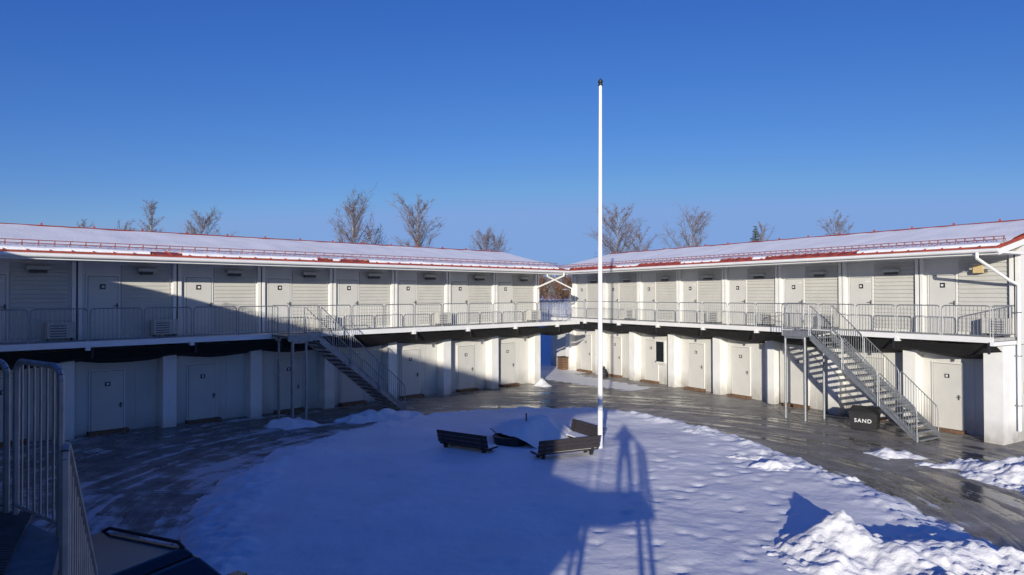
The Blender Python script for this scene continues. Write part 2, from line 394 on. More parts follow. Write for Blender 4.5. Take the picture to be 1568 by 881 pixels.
FB.box(mb,11.35,11.65,25.2,25.43,GF+2.1,GF+2.38,'lampglass'); FB.box(mb,11.32,11.68,25.15,25.432,GF+2.385,GF+2.41,'white')
mb.obj('wall_lamp',RW)
mb=MB(); FB.box(mb,10.36,10.495,25.9,26.15,1.35,1.72,'ac'); FB.box(mb,10.34,10.355,25.93,26.12,1.6,1.63,'slit'); mb.obj('mailbox',RW)
mb=MB()
FB.box(mb,26.55,27.25,25.41,25.498,1.0,2.2,'frame'); FB.box(mb,26.62,27.18,25.395,25.408,1.07,2.13,'glass'); FB.box(mb,26.5,27.3,25.36,25.408,0.94,0.985,'frame')
mb.obj('window',RW)

# ------------------------------------------------------------------ stairs
def stair(name,fr,n0,n1,tTop,tFoot,land,zb,postt):
    root=empty(name)
    S=MB(); Rr=MB()
    dt=1 if tFoot>tTop else -1
    top=GF; H=top-zb; nst=18; run=abs(tFoot-tTop)
    la,lb=sorted((tTop,tTop-dt*land))
    fr.box(S,la,lb,n0,n1+0.25,top-0.06,top-0.004,'galvd')
    fr.box(S,la,lb,n0-0.03,n0-0.001,top-0.2,top+0.03,'galv')
    for tt in postt:
        for nn in (n0+0.06,n1-0.1):
            S.tube(fr.p(tt,nn,-0.4),fr.p(tt,nn,top-0.07),0.045,'galv',n=8)
    fr.box(S,min(postt),max(postt),n0+0.02,n0+0.10,top-0.28,top-0.205,'galv')
    for nn in (n0,n1-0.05):
        a0,a1=tTop,tFoot
        S.hexa([fr.p(a0,nn,top-0.30),fr.p(a0,nn+0.04,top-0.30),fr.p(a1,nn+0.04,zb-0.08),fr.p(a1,nn,zb-0.08),
                fr.p(a0,nn,top-0.02),fr.p(a0,nn+0.04,top-0.02),fr.p(a1,nn+0.04,zb+0.20),fr.p(a1,nn,zb+0.20)],'galv')
    for i in range(nst):
        f=(i+0.5)/nst; t=tTop+(tFoot-tTop)*f; z=top-H*(i+1)/(nst+0.3)
        fr.box(S,t-0.14,t+0.14,n0+0.045,n1-0.055,z-0.035,z,'galvd')
        fr.box(S,(t+dt*0.142) if dt>0 else t-0.155,(t+0.155) if dt>0 else t-0.142,n0+0.045,n1-0.055,z-0.05,z+0.006,'galv')
    S.obj('steps',root)
    for nn in (n0-0.02,n1-0.02):
        L=3
        for k in range(L):
            f0=k/L; f1=(k+1)/L
            pa=fr.p(tTop+(tFoot-tTop)*f0+dt*0.03,nn,top-H*f0+0.0); pb=fr.p(tTop+(tFoot-tTop)*f1-dt*0.03,nn,top-H*f1+0.0)
            panel(Rr,pa,pb,1.0,k='galv')
    panel(Rr,fr.p(la+0.03,n0-0.02,top),fr.p(lb-0.03,n0-0.02,top),1.05)
    far=tTop-dt*land
    panel(Rr,fr.p(far,n0,top),fr.p(far,n1,top),1.05)
    Rr.obj('handrails',root)
    return root
stair('metal_staircase',FA,22.45,23.70,12.0,15.7,1.2,0.05,(11.0,11.5))
stair('metal_staircase',FB,22.60,23.90,16.0,12.1,1.2,-0.15,(16.25,17.1))

# ------------------------------------------------------------------ viewpoint platform, its stair
PF=3.12
root=empty('access_platform')
mb=MB()
poly=[(-2.8,4.25),(-3.4,4.68),(-4.5,4.85),(-5.6,3.2),(-2.9,-1.6),(-0.5,-1.6),(0.45,-1.0),(0.45,0.42),(-0.6,0.55),(-2.05,2.95)]
n=len(poly)
mb.add([(x,y,PF) for x,y in poly]+[(x,y,PF-0.12) for x,y in poly],[tuple(range(n)),tuple(range(2*n-1,n-1,-1))]+[(i,n+i,n+(i+1)%n,(i+1)%n) for i in range(n)],'galvd')
for x,y in ((-2.95,4.1),(-3.9,4.5),(0.3,0.2),(-0.7,0.3),(0.3,-0.9),(-2.2,2.7)):
    mb.tube((x,y,-0.4),(x,y,PF-0.125),0.05,'galv',n=8)
mb.obj('deck',root)
mb=MB()
for i in range(46):
    y=2.9+i*0.04
    xr=-2.3-(y-2.9)*0.55
    mb.hexa([(-4.6,y,PF+0.004),(xr,y,PF+0.004),(xr,y+0.008,PF+0.004),(-4.6,y+0.008,PF+0.004),(-4.6,y,PF+0.024),(xr,y,PF+0.024),(xr,y+0.008,PF+0.024),(-4.6,y+0.008,PF+0.024)],'galvd')
mb.obj('grating',root)
mb=MB()
kw=dict(sp=0.09,rf=0.021,rb=0.008,rad=0.09)
panel(mb,(-3.38,4.66,PF),(-2.82,4.27,PF),1.06,**kw)
panel(mb,(-4.4,4.80,PF),(-3.46,4.68,PF),1.06,**kw)
panel(mb,(-0.55,0.5,PF),(0.42,0.40,PF),1.05,**kw)
panel(mb,(0.43,0.36,PF),(0.43,-0.98,PF),1.05,**kw)
mb.obj('railing',root)
mb=MB()
a=Vector((-2.02,3.08,PF)); dB=Vector((-0.425,0.905,0)).normalized(); lft=Vector((-dB.y,dB.x,0))
run=3.5;H=PF
for i in range(17):
    f=(i+0.5)/17; c=a+dB*(run*f); z=PF-H*(i+1)/17.5
    p0=c-dB*0.12; p1=c+dB*0.12
    q0=p0+lft*0.8; q1=p1+lft*0.8
    mb.hexa([(p.x,p.y,z-0.035) for p in (p0,p1,q1,q0)]+[(p.x,p.y,z) for p in (p0,p1,q1,q0)],'galvd')
b=a+dB*run
for off in (0.0,0.82):
    o=lft*off
    mb.hexa([a+o+Vector((0,0,-0.28)),a+o+lft*0.04+Vector((0,0,-0.28)),Vector((b.x,b.y,-0.1))+o+lft*0.04,Vector((b.x,b.y,-0.1))+o,
             a+o+Vector((0,0,-0.02)),a+o+lft*0.04+Vector((0,0,-0.02)),Vector((b.x,b.y,0.16))+o+lft*0.04,Vector((b.x,b.y,0.16))+o],'galv')
for k in range(3):
    f0=k/3;f1=(k+1)/3
    pa=a+dB*(run*f0+0.03)+Vector((0,0,-H*f0-0.12)); pb=a+dB*(run*f1-0.03)+Vector((0,0,-H*f1-0.12))
    panel(mb,pa,pb,0.98,sp=0.10,rf=0.021,rb=0.008)
mb.obj('stair_flight',root)

# ------------------------------------------------------------------ ground
def arr(a,b,fine,outer):
    xs=[];x=a
    while x<=b+1e-6: xs.append(x); x+=fine
    lo=[];st=fine;x=a
    while x>-outer: st*=1.45; x-=st; lo.append(x)
    hi=[];st=fine;x=xs[-1]
    while x<outer: st*=1.45; x+=st; hi.append(x)
    return lo[::-1]+xs+hi
isl=[hit(850,626),hit(700,633),hit(560,657),hit(430,697),hit(345,748),hit(300,800),(-5.6,11.5),(-4.6,9.0),(-2,6.6),(2.5,5.6),(6.5,6.2),(8.7,8.6),hit(1560,868),hit(1460,806),hit(1350,757),hit(1230,707),hit(1100,660),hit(960,632)]
def smoothpoly(p,it=3):
    for _ in range(it):
        q=[]
        for i in range(len(p)):
            a=p[i];b=p[(i+1)%len(p)]
            q.append((a[0]*.75+b[0]*.25,a[1]*.75+b[1]*.25)); q.append((a[0]*.25+b[0]*.75,a[1]*.25+b[1]*.75))
        p=q
    return p
isl=smoothpoly(isl,2)
def sdp(x,y,p):
    d=1e9; ins=False; n=len(p)
    for i in range(n):
        ax,ay=p[i]; bx,by=p[(i+1)%n]
        ex=bx-ax;ey=by-ay;wx=x-ax;wy=y-ay
        t=max(0,min(1,(wx*ex+wy*ey)/(ex*ex+ey*ey)))
        dx=wx-ex*t;dy=wy-ey*t; dd=dx*dx+dy*dy
        if dd<d:d=dd
        if (ay>y)!=(by>y) and x<(bx-ax)*(y-ay)/(by-ay)+ax: ins=not ins
    d=math.sqrt(d); return d if ins else -d
xs=arr(-24,24,0.4,1500); ys=arr(-6,48,0.4,1800)
vs=[];fs=[];mask=[];pol=[]
for y in ys:
    for x in xs:
        d1=-0.6927*x+0.7212*y; e1=0.8557*x+0.5175*y
        out=max(d1-26.5,e1-26.5,-e1-12, y-46)
        tt=0.7212*x+0.6927*y
        m_=0.0
        if out>0: m_=1.6
        else:
            m_=-0.02+0.42*max(0,min(1,(-0.5-x)/4.5))
            if abs(x)<14 and 2<y<32:
                sd=sdp(x,y,isl)
                if sd<0: m_+=0.45*math.exp(sd/0.55)
            if d1>22.3 or e1>22.0: m_-=0.2
            if (e1<4 or y<7) and not(x<-3 and y>5): m_+=0.3
            if x>12.6 and y<19: m_+=0.25
            m_=min(m_,0.8)
        if d1>20 and d1<40 and tt>27.2 and e1<24: m_=1.2
        z=gz(x,y)+ (0.03*noise.noise(Vector((x*0.3,y*0.3,0))) if abs(x)<60 and abs(y)<60 else 0)
        r=math.hypot(x-1,y-16); th=math.atan2(y-16,x-1)
        vs.append((x,y,z)); mask.append(m_); pol.append((r*2.6,th*1.5,0.4*x*0+0.15*y))
nx=len(xs)
for j in range(len(ys)-1):
    for i in range(nx-1): fs.append((j*nx+i,j*nx+i+1,(j+1)*nx+i+1,(j+1)*nx+i))
me=bpy.data.meshes.new('ground'); me.from_pydata(vs,[],fs); me.update()
at=me.attributes.new('snowmask','FLOAT','POINT'); at.data.foreach_set('value',mask)
at=me.attributes.new('polar','FLOAT_VECTOR','POINT'); at.data.foreach_set('vector',[c for p in pol for c in p])
me.materials.append(M['ground']); me.polygons.foreach_set('use_smooth',[True]*len(me.polygons))
go=bpy.data.objects.new('ground',me); scene.collection.objects.link(go)

def nz(x,y,s,seed=0): return noise.noise(Vector((x*s,y*s,seed)))
x0,x1,y0,y1=-8.2,11.2,4.8,29.2; st=0.09
nx=int((x1-x0)/st);ny=int((y1-y0)/st)
vs=[];fs=[];keep={}
random.seed(3)
prints=[]
for k in range(4):
    px,py=[(2.8,9.5),(5.0,20.0),(3.5,15.5),(1.0,12.0)][k]; an=[1.15,-2.2,0.6,0.9][k]
    for i in range(18):
        an+=random.uniform(-.15,.15); px+=math.cos(an)*0.6;py+=math.sin(an)*0.6
        s=0.12*(1 if i%2 else -1); prints.append((px-math.sin(an)*s,py+math.cos(an)*s,random.uniform(.8,1.3)))
for i in range(60): prints.append((random.uniform(2.5,7.8),random.uniform(9,22),random.uniform(.3,1.0)))
for i in range(60): prints.append((random.uniform(-4.5,2.5),random.uniform(9,22),random.uniform(.2,.8)))
cells={}
for p in prints:
    for dx in (-1,0,1):
        for dy in (-1,0,1): cells.setdefault((int(p[0]//1)+dx,int(p[1]//1)+dy),[]).append(p)
for j in range(ny+1):
    for i in range(nx+1):
        x=x0+i*st;y=y0+j*st
        d=sdp(x,y,isl)+0.40*nz(x,y,0.8,2)+0.24*nz(x,y,2.6,4)+0.12*nz(x,y,7,5)
        e=max(-1,min(1,d/0.9))
        h=-0.12 if e<-0.3 else 0.18*(1-(1-max(0,(e+0.3)/1.3))**2)-0.12*(1-max(0,min(1,(e+0.3)/0.3)))
        if e>-0.3:
            h+=0.07*nz(x,y,0.45,1)+0.020*nz(x,y,1.5,7)+0.009*nz(x,y,5,9)
            rim=math.exp(-((d-0.6)/0.5)**2); h+=rim*(0.05+0.08*nz(x,y,2.2,11)+0.08*nz(x,y,5.5,12))
        for (a,b,c) in cells.get((int(x//1),int(y//1)),()):
            q=(x-a)**2+(y-b)**2
            if q<0.16: h-=0.055*c*math.exp(-q/0.014)-0.012*c*math.exp(-q/0.05)
        vs.append((x,y,gz(x,y)+h)); keep[(i,j)]=e>-0.5
for j in range(ny):
    for i in range(nx):
        if keep[(i,j)] or keep[(i+1,j+1)]: a=j*(nx+1)+i; fs.append((a,a+1,a+nx+2,a+nx+1))
mb=MB(); mb.add(vs,fs,'snow'); mb.obj('snow_field',smooth=True)

def heap(name,blobs,st,chunk,seed,base=-0.1,k='heap',csz=3.2,warp=0.35,mod=0.35):
    X0=min(b[0]-b[2]*2.6 for b in blobs);X1=max(b[0]+b[2]*2.6 for b in blobs)
    Y0=min(b[1]-b[3]*2.6 for b in blobs);Y1=max(b[1]+b[3]*2.6 for b in blobs)
    nx=int((X1-X0)/st);ny=int((Y1-Y0)/st);vs=[];fs=[];hh_=[]
    for j in range(ny+1):
        for i in range(nx+1):
            x=X0+i*st;y=Y0+j*st
            wx=x+warp*nz(x,y,1.3,seed+30)+warp*.4*nz(x,y,4,seed+31); wy=y+warp*nz(x,y,1.3,seed+40)+warp*.4*nz(x,y,4,seed+41)
            h=0
            for bx,by,sx,sy,hh in blobs:
                q=((wx-bx)/sx)**2+((wy-by)/sy)**2
                h=math.sqrt(h*h+(hh*math.exp(-q))**2)
            if h>0.02: h=h*(1+mod*nz(x,y,2.3,seed+50))
            env=min(1,h/0.12)
            vd=noise.voronoi(Vector((x*csz+0.6*nz(x,y,2,seed),y*csz+0.6*nz(x,y,2,seed+7),seed)))[0]
            vd2=noise.voronoi(Vector((x*csz*2.3,y*csz*2.3,seed+4)))[0]
            big=0.5+0.5*max(-1,min(1,2.5*nz(x,y,0.9,seed+20)))
            h2=h-0.13+env*(chunk*big*(vd[1]-vd[0]-0.25)+chunk*0.5*big*(vd2[1]-vd2[0]-0.2)+chunk*0.9*nz(x,y,1.6,seed)+chunk*0.35*nz(x,y,7.0,seed))
            vs.append((x,y,gz(x,y)+h2+(0.14*env if base==0 else 0))); hh_.append(h)
    for j in range(ny):
        for i in range(nx):
            a=j*(nx+1)+i
            if max(hh_[a],hh_[a+1],hh_[a+nx+2],hh_[a+nx+1])>0.008: fs.append((a,a+1,a+nx+2,a+nx+1))
    mb=MB(); mb.add(vs,fs,k); return mb.obj(name,smooth=True)
heap('snow_pile',[(5.75,12.15,0.85,0.75,0.62),(6.6,11.5,1.1,1.0,0.5),(7.9,11.2,1.1,0.9,0.5),(5.0,11.6,0.7,0.8,0.28),(9.0,10.6,1.0,0.9,0.42),(7.6,12.3,0.6,0.5,0.32),(7.0,10.1,1.3,0.9,0.36)],0.04,0.15,1.0,base=0,warp=0.2,mod=0.15)
heap('snow_pile',[(13.0,17.9,1.1,0.8,0.42),(14.4,17.9,1.6,1.2,0.6),(16.0,16.8,1.8,2.2,0.75),(12.3,18.9,1.0,0.5,0.3),(13.2,16.2,1.0,0.8,0.42),(12.6,15.0,.9,.7,.35)],0.05,0.15,2.0,mod=0.2)
x,y=hit(1070,668);heap('snow_pile',[(x,y,0.9,0.45,0.24),(x-.8,y+.2,.5,.35,.16),(x+.7,y-.3,.4,.3,.14)],0.05,0.07,3.0,base=0)
x,y=hit(1195,722);heap('snow_pile',[(x,y,0.9,0.4,0.30),(x+.9,y-.6,.6,.3,.24),(x-.5,y+1.2,.6,.4,.22)],0.045,0.10,4.0,base=0)
x,y=hit(445,655);heap('snow_pile',[(x,y,0.8,0.6,0.42),(x+.7,y+.2,.4,.3,.2)],0.06,0.07,5.0)
x,y=hit(585,642);heap('snow_pile',[(x,y,1.1,0.6,0.42),(x-.9,y-.5,.7,.5,.34),(x+.9,y+.4,.7,.4,.26)],0.06,0.07,6.0)
x,y=hit(1365,692);heap('snow_pile',[(x,y,0.8,0.4,0.24),(x+.7,y-.4,.4,.3,.2)],0.045,0.10,8.0)
x,y=hit(832,590);heap('snow_pile',[(x-.1,y,0.5,0.4,0.4),(x-.3,y+2.5,.5,1.2,.3)],0.08,0.08,10.0)

# ------------------------------------------------------------------ flagpole
mb=MB(); bx,by=2.56,19.96; bz=gz(bx,by)
mb.tube((bx,by,bz-0.2),(bx+0.02,by,bz+5.5),0.075,'pole',0.062,n=20); mb.tube((bx+0.02,by,bz+5.5),(bx+0.05,by,10.75),0.062,'pole',0.045,n=20)
mb.tube((bx+.05,by,10.75),(bx+.05,by,10.79),0.07,'black',n=12)
for i in range(5):
    a0=-math.pi/2+math.pi*i/5;a1=-math.pi/2+math.pi*(i+1)/5
    mb.tube((bx+.05,by,10.87+0.075*math.sin(a0)),(bx+.05,by,10.87+0.075*math.sin(a1)),max(.004,0.075*math.cos(a0)),'black',max(.004,0.075*math.cos(a1)),n=14)
mb.tube((bx+.05,by,10.94),(bx+.05,by,10.99),0.012,'black',n=6)
mb.tube((bx-0.03,by-.09,bz+1.3),(bx+0.03,by-.09,bz+1.3),0.012,'galv',n=6)
mb.tube((bx,by-.095,bz+1.3),(bx+.05,by-.055,10.8),0.004,'white',n=4)
mb.obj('flagpole',smooth=False)

# ------------------------------------------------------------------ benches around snow covered fire pit
def bench(px,py,facing,L=1.9):
    x,y=hit(px,py,0.4)
    root=empty('park_bench',(x,y,gz(x,y)-0.06)); root.rotation_euler=(0,0,facing)
    mb=MB()
    def bxx(x0,x1,y0,y1,z0,z1,k): mb.hexa([(x0,y0,z0),(x1,y0,z0),(x1,y1,z0),(x0,y1,z0),(x0,y0,z1),(x1,y0,z1),(x1,y1,z1),(x0,y1,z1)],k)
    for i in range(4): bxx(-L/2,L/2,-0.2+i*0.115,-0.2+i*0.115+0.10,0.36,0.40,'wood')
    bxx(-L/2+.03,L/2-.03,-0.18,0.22,0.403,0.43,'snow')
    mb.obj('seat',root)
    mb=MB()
    for i in range(3):
        z0=0.43+i*0.120; y0=-0.26-i*0.03
        mb.hexa([(-L/2,y0,z0),(L/2,y0,z0),(L/2,y0+.035,z0),(-L/2,y0+.035,z0),(-L/2,y0-.025,z0+.108),(L/2,y0-.025,z0+.108),(L/2,y0+.01,z0+.108),(-L/2,y0+.01,z0+.108)],'wood')
    mb.obj('backrest',root)
    for j,x in enumerate((-L/2+0.2,L/2-0.2)):
        mb=MB()
        def bx2(x0,x1,y0,y1,z0,z1): mb.hexa([(x0,y0,z0),(x1,y0,z0),(x1,y1,z0),(x0,y1,z0),(x0,y0,z1),(x1,y0,z1),(x1,y1,z1),(x0,y1,z1)],'black')
        bx2(x-.04,x+.04,-0.2,-0.12,-0.2,0.355); bx2(x-.04,x+.04,0.12,0.2,-0.2,0.355); bx2(x-.035,x+.035,-0.22,0.22,0.31,0.357)
        mb.hexa([(x-.03,-0.22,0.3),(x+.03,-0.22,0.3),(x+.03,-0.19,0.34),(x-.03,-0.19,0.34),(x-.03,-0.335,0.78),(x+.03,-0.335,0.78),(x+.03,-0.30,0.78),(x-.03,-0.30,0.78)],'black')
        mb.obj('leg_%d'%(j+1),root)
    return root
bench(716,677,R(-33),1.75); bench(864,684,R(24)); bench(886,664,R(118),1.7)
cx,cy=hit(820,674,0.15)
fp=empty('fire_pit')
mb=MB(); kx,ky=cx-0.80,cy-0.55
for i in range(12):
    a0=2*math.pi*i/12;a1=2*math.pi*(i+1)/12
    ro,ri=0.52,0.38; z0=gz(cx,cy)-0.05; z1=z0+0.48
    mb.hexa([(kx+ro*.8*math.cos(a0),ky+ro*.8*math.sin(a0),z0),(kx+ro*.8*math.cos(a1),ky+ro*.8*math.sin(a1),z0),(kx+ri*.7*math.cos(a1),ky+ri*.7*math.sin(a1),z0),(kx+ri*.7*math.cos(a0),ky+ri*.7*math.sin(a0),z0),
             (kx+ro*math.cos(a0),ky+ro*math.sin(a0),z1),(kx+ro*math.cos(a1),ky+ro*math.sin(a1),z1),(kx+ri*math.cos(a1),ky+ri*math.sin(a1),z1),(kx+ri*math.cos(a0),ky+ri*math.sin(a0),z1)],'black')
mb.obj('bowl',fp)
mb=MB(); mb.tube((cx-.3,cy-.2,0.6),(cx-.3,cy-.2,1.02),0.022,'black',n=6); mb.obj('handle',fp)
vs=[];fs=[];nr=22;na=64
for i in range(nr+1):
    for j in range(na):
        a=2*math.pi*j/na; f=i/nr
        rr=1.35*f*(1+0.2*noise.noise(Vector((math.cos(a)*1.3,math.sin(a)*1.3,2))))
        x=cx+rr*math.cos(a)*1.05;y=cy+0.25+rr*math.sin(a)
        cutl=max(0,-math.sin(a)*0.55-math.cos(a)*0.83-0.45)
        edge=0.06+0.40*min(1,cutl*2.6)
        prof=(1-f**2.0)
        z=gz(x,y)+edge+(0.85-edge)*prof
        z+=(0.09*nz(x,y,1.5,3)+0.05*nz(x,y,4,3)+0.02*nz(x,y,9,3)); vs.append((x,y,z))
for i in range(nr):
    for j in range(na): a=i*na+j;b=i*na+(j+1)%na; fs.append((a,b,b+na,a+na))
mb=MB(); mb.add(vs,fs,'snow'); mb.obj('snow_cap',fp,smooth=True)

# ------------------------------------------------------------------ sand bin
def sandbin():
    root=empty('sand_bin')
    root.location=FB.p(14.35,23.35,-0.17)
    root.rotation_euler=(0,0,math.atan2(0.8557,-0.5175)+math.pi+0.35)
    mb=MB(); w,d,h=0.46,0.32,0.58
    mb.hexa([(-w*.88,-d*.9,0),(w*.88,-d*.9,0),(w*.88,d*.9,0),(-w*.88,d*.9,0),(-w,-d,h),(w,-d,h),(w,d,h+.12),(-w,d,h+.12)],'black'); mb.obj('body',root)
    mb=MB(); w+=.03;d+=.03
    mb.hexa([(-w,-d,h+.004),(w,-d,h+.004),(w,d,h+.13),(-w,d,h+.13),(-w*.96,-d*.93,h+.05),(w*.96,-d*.93,h+.05),(w*.96,d*.93,h+.18),(-w*.96,d*.93,h+.18)],'black')
    mb.hexa([(-.2,-d-.03,h-.03),(.2,-d-.03,h-.03),(.2,-d,h-.03),(-.2,-d,h-.03),(-.2,-d-.03,h),(.2,-d-.03,h),(.2,-d,h),(-.2,-d,h)],'black'); mb.obj('lid',root)
    cu=bpy.data.curves.new('label','FONT'); cu.body='SAND'; cu.size=0.19; cu.align_x='CENTER'; cu.extrude=0.003; cu.space_character=1.2; cu.offset=0.002
    cu.materials.append(M['plq2']); o=bpy.data.objects.new('label',cu); scene.collection.objects.link(o); o.parent=root
    o.location=(0,-0.328,0.26); o.rotation_euler=(R(86),0,0)
sandbin()
r_=empty('wooden_crate',FB.p(34.9,24.9,gz(3,40))); r_.rotation_euler=(0,0,0.55)
mb=MB()
for i in range(5):
    z=0.02+i*0.15
    mb.hexa([(-.32,-.28,z),(.32,-.28,z),(.32,.28,z),(-.32,.28,z),(-.32,-.28,z+.13),(.32,-.28,z+.13),(.32,.28,z+.13),(-.32,.28,z+.13)],'brownbox')
mb.hexa([(-.37,-.33,.765),(.37,-.33,.765),(.37,.33,.765),(-.37,.33,.765),(-.37,-.33,.80),(.37,-.33,.80),(.37,.33,.80),(-.37,.33,.80)],'wood'); mb.obj('boards',r_)
p=FB.p(30.6,24.6,gz(5,38)); mb=MB()
prof=[(0.22,0),(0.26,.12),(0.24,.3),(0.15,.45),(0.05,.52),(0.09,.6)]
for (ra,za),(rb_,zb_) in zip(prof[:-1],prof[1:]): mb.tube((p.x,p.y,p.z+za),(p.x+.03,p.y,p.z+zb_),ra,'black',rb_,n=10)
mb.obj('rubbish_bag',smooth=True)

# ------------------------------------------------------------------ car
def car():
    root=empty('parked_car',(-4.45,8.05,gz(-4.5,8))); root.rotation_euler=(0,0,R(-25))
    body=[(-2.2,0.45),(-2.15,0.75),(-1.9,0.88),(-0.9,0.95),(1.9,0.93),(2.15,0.85),(2.2,0.45),(2.0,0.28),(-2.0,0.28)]
    body=[(-x,z) for x,z in body]
    mb=MB(); nb=len(body)
    vs=[(x,-0.86,z) for x,z in body]+[(x,0.86,z) for x,z in body]
    mb.add(vs,[tuple(range(nb)),tuple(range(2*nb-1,nb-1,-1))]+[(i,nb+i,nb+(i+1)%nb,(i+1)%nb) for i in range(nb)],'paint')
    o=mb.obj('body',root); bv=o.modifiers.new('b','BEVEL'); bv.width=0.07; bv.segments=3
    cab=[(1.0,0.93),(0.3,1.32),(-0.1,1.40),(-1.1,1.38),(-1.65,1.27),(-1.95,0.92)]
    nc=len(cab); mb=MB()
    def ww(z): return 0.80-(z-0.93)*0.28
    vs=[(x,-ww(z),z) for x,z in cab]+[(x,ww(z),z) for x,z in cab]
    mb.add(vs,[tuple(range(nc)),tuple(range(2*nc-1,nc-1,-1))]+[(i,nc+i,nc+(i+1)%nc,(i+1)%nc) for i in range(nc)],'glass')
    o=mb.obj('windows',root); bv=o.modifiers.new('b','BEVEL'); bv.width=0.05; bv.segments=3
    mb=MB()
    mb.hexa([(-1.5,-.66,1.32),(.25,-.66,1.34),(.25,.66,1.34),(-1.5,.66,1.32),(-1.45,-.62,1.41),(.1,-.62,1.43),(.1,.62,1.43),(-1.45,.62,1.41)],'paint')
    o=mb.obj('roof',root); bv=o.modifiers.new('b','BEVEL'); bv.width=0.03; bv.segments=3
    mb=MB()
    for s in (-1,1):
        mb.path([(.1,.6*s,1.42),(0.0,.6*s,1.48),(-1.3,.6*s,1.47),(-1.45,.6*s,1.40)],0.022,'black')
        for x in (-1.35,1.35): mb.tube((x,.70*s,.33),(x,.89*s,.33),0.33,'black',n=20); mb.tube((x,.885*s,.33),(x,.90*s,.33),0.2,'galv',n=12)
        mb.hexa([(.55,.86*s,.92),(.75,.86*s,.92),(.75,1.03*s,.92),(.55,1.03*s,.92),(.55,.86*s,1.07),(.72,.86*s,1.07),(.72,1.03*s,1.06),(.55,1.03*s,1.06)],'paint')
    mb.obj('wheels_rails_mirrors',root)
car()

# ------------------------------------------------------------------ trees
def tree_mesh(seed,H,W,dens=1.0,up=0.9,name='bare_tree',lean=0.0):
    rnd=random.Random(seed); mb=MB()
    pts=[];N_=12
    for i in range(N_+1):
        f=i/N_; pts.append(Vector((lean*f+0.012*H*noise.noise(Vector((f*3,seed,0))),0.012*H*noise.noise(Vector((f*3,seed,8))),H*f)))
    r0=H*0.010
    for i in range(N_): mb.tube(pts[i],pts[i+1],r0*(1-i/N_)**0.9+0.01,'birch',r0*(1-(i+1)/N_)**0.9+0.01,n=6,cap=False)
    nb=int(32*dens)
    for b in range(nb):
        f=0.28+0.70*(b/nb)+rnd.uniform(-.01,.01); f=min(f,.98)
        p=pts[min(N_-1,int(f*N_))].lerp(pts[min(N_,int(f*N_)+1)],f*N_-int(f*N_))
        az=rnd.uniform(0,6.283); prof=math.sin(min(1,(1-f)*1.25+0.12)*math.pi*0.62)
        L=(W*0.5*prof*rnd.uniform(0.5,1.25)+0.25)*1.15
        el=R(rnd.uniform(38,66))*up
        d=Vector((math.cos(az)*math.cos(el),math.sin(az)*math.cos(el),math.sin(el)))
        ns=5; r=0.036*(1-f)+0.017; q=p.copy(); L/=max(.5,math.cos(el))
        for s in range(ns):
            d=(d+Vector((rnd.uniform(-.15,.15),rnd.uniform(-.15,.15),rnd.uniform(-.05,.12)))).normalized()
            q2=q+d*L/ns; mb.tube(q,q2,r*(1-s/ns*.8),'twig',r*(1-(s+1)/ns*.8),n=4,cap=False)
            for k in range(3 if s>0 else 1):
                dd=(d*0.8+Vector((rnd.uniform(-1,1),rnd.uniform(-1,1),rnd.uniform(-.4,.9)))*0.65).normalized()
                ll=L*rnd.uniform(.18,.40)*(1-s/ns*.4); a=q.lerp(q2,rnd.random()); b2=a+dd*ll
                mb.tube(a,b2,0.011,'twig',0.006,n=3,cap=False)
                for kk in range(5):
                    d3=(dd*0.6+Vector((rnd.uniform(-1,1),rnd.uniform(-1,1),rnd.uniform(-1.0,.4)))*0.65).normalized()
                    c=a.lerp(b2,rnd.uniform(.1,1)); e=c+d3*ll*rnd.uniform(.35,.8)
                    mb.tube(c,e,0.008,'twig',0.004,n=3,cap=False)
            q=q2
    return mb.obj(name)
def place(px,topy,D,W,seed,dens=1.0,up=0.95,lean=0.0):
    X=(px-784)/F*D; base=gz(X,D)-0.1; top=CAMH+(452-topy)*D/F
    o=tree_mesh(seed,top-base,W,dens,up,lean=lean); o.location=(X,D,base); return o
place(540,313,60,3.1,1,1.4); place(640,314,60,3.0,2,1.4); place(310,335,64,3.2,3,1.3,0.85); place(231,309,66,1.1,4,1.1,1.25)
place(190,346,72,2.2,5,1.0); place(129,340,76,1.4,6,.9,1.1); place(742,362,80,3.3,7,1.3,.9); place(946,328,60,3.6,8,1.5,.85)
place(1058,339,66,3.6,9,1.1,.9); place(1281,338,72,2.7,10,1.3,.85); place(1168,347,74,1.6,11,.8,1.1); place(570,356,66,2.0,12,.9); place(980,362,70,2.4,13,.9); place(760,367,84,2.6,14,1.0)
def spruce(px,topy,D):
    X=(px-784)/F*D; base=gz(X,D)-.1; H=CAMH+(452-topy)*D/F-base
    rnd=random.Random(5); root=MB(); root.tube((0,0,0),(0,0,H),0.14,'birch',0.01,n=8)
    z=H*0.12
    while z<H-0.1:
        L=(H-z)*0.26+0.12
        for k in range(9):
            az=rnd.uniform(0,6.283); l=L*rnd.uniform(.7,1.1); d=Vector((math.cos(az),math.sin(az),-0.25)); s=Vector((-math.sin(az),math.cos(az),0))
            a=Vector((0,0,z))
            for m_ in range(5):
                f=(m_+.5)/5; c=a+d*l*f; w=0.16*(1-f*.6)*l+.05
                root.add([c-d*l*.12,c+s*w+d*l*.1+Vector((0,0,-.08)),c+d*l*.2,c-s*w+d*l*.1+Vector((0,0,-.08))],[(0,1,2),(0,2,3)],'needle')
        z+=0.17
    root.obj('spruce_tree',loc=(X,D,base))
spruce(1157,343,72)
rnd=random.Random(11); mb=MB()
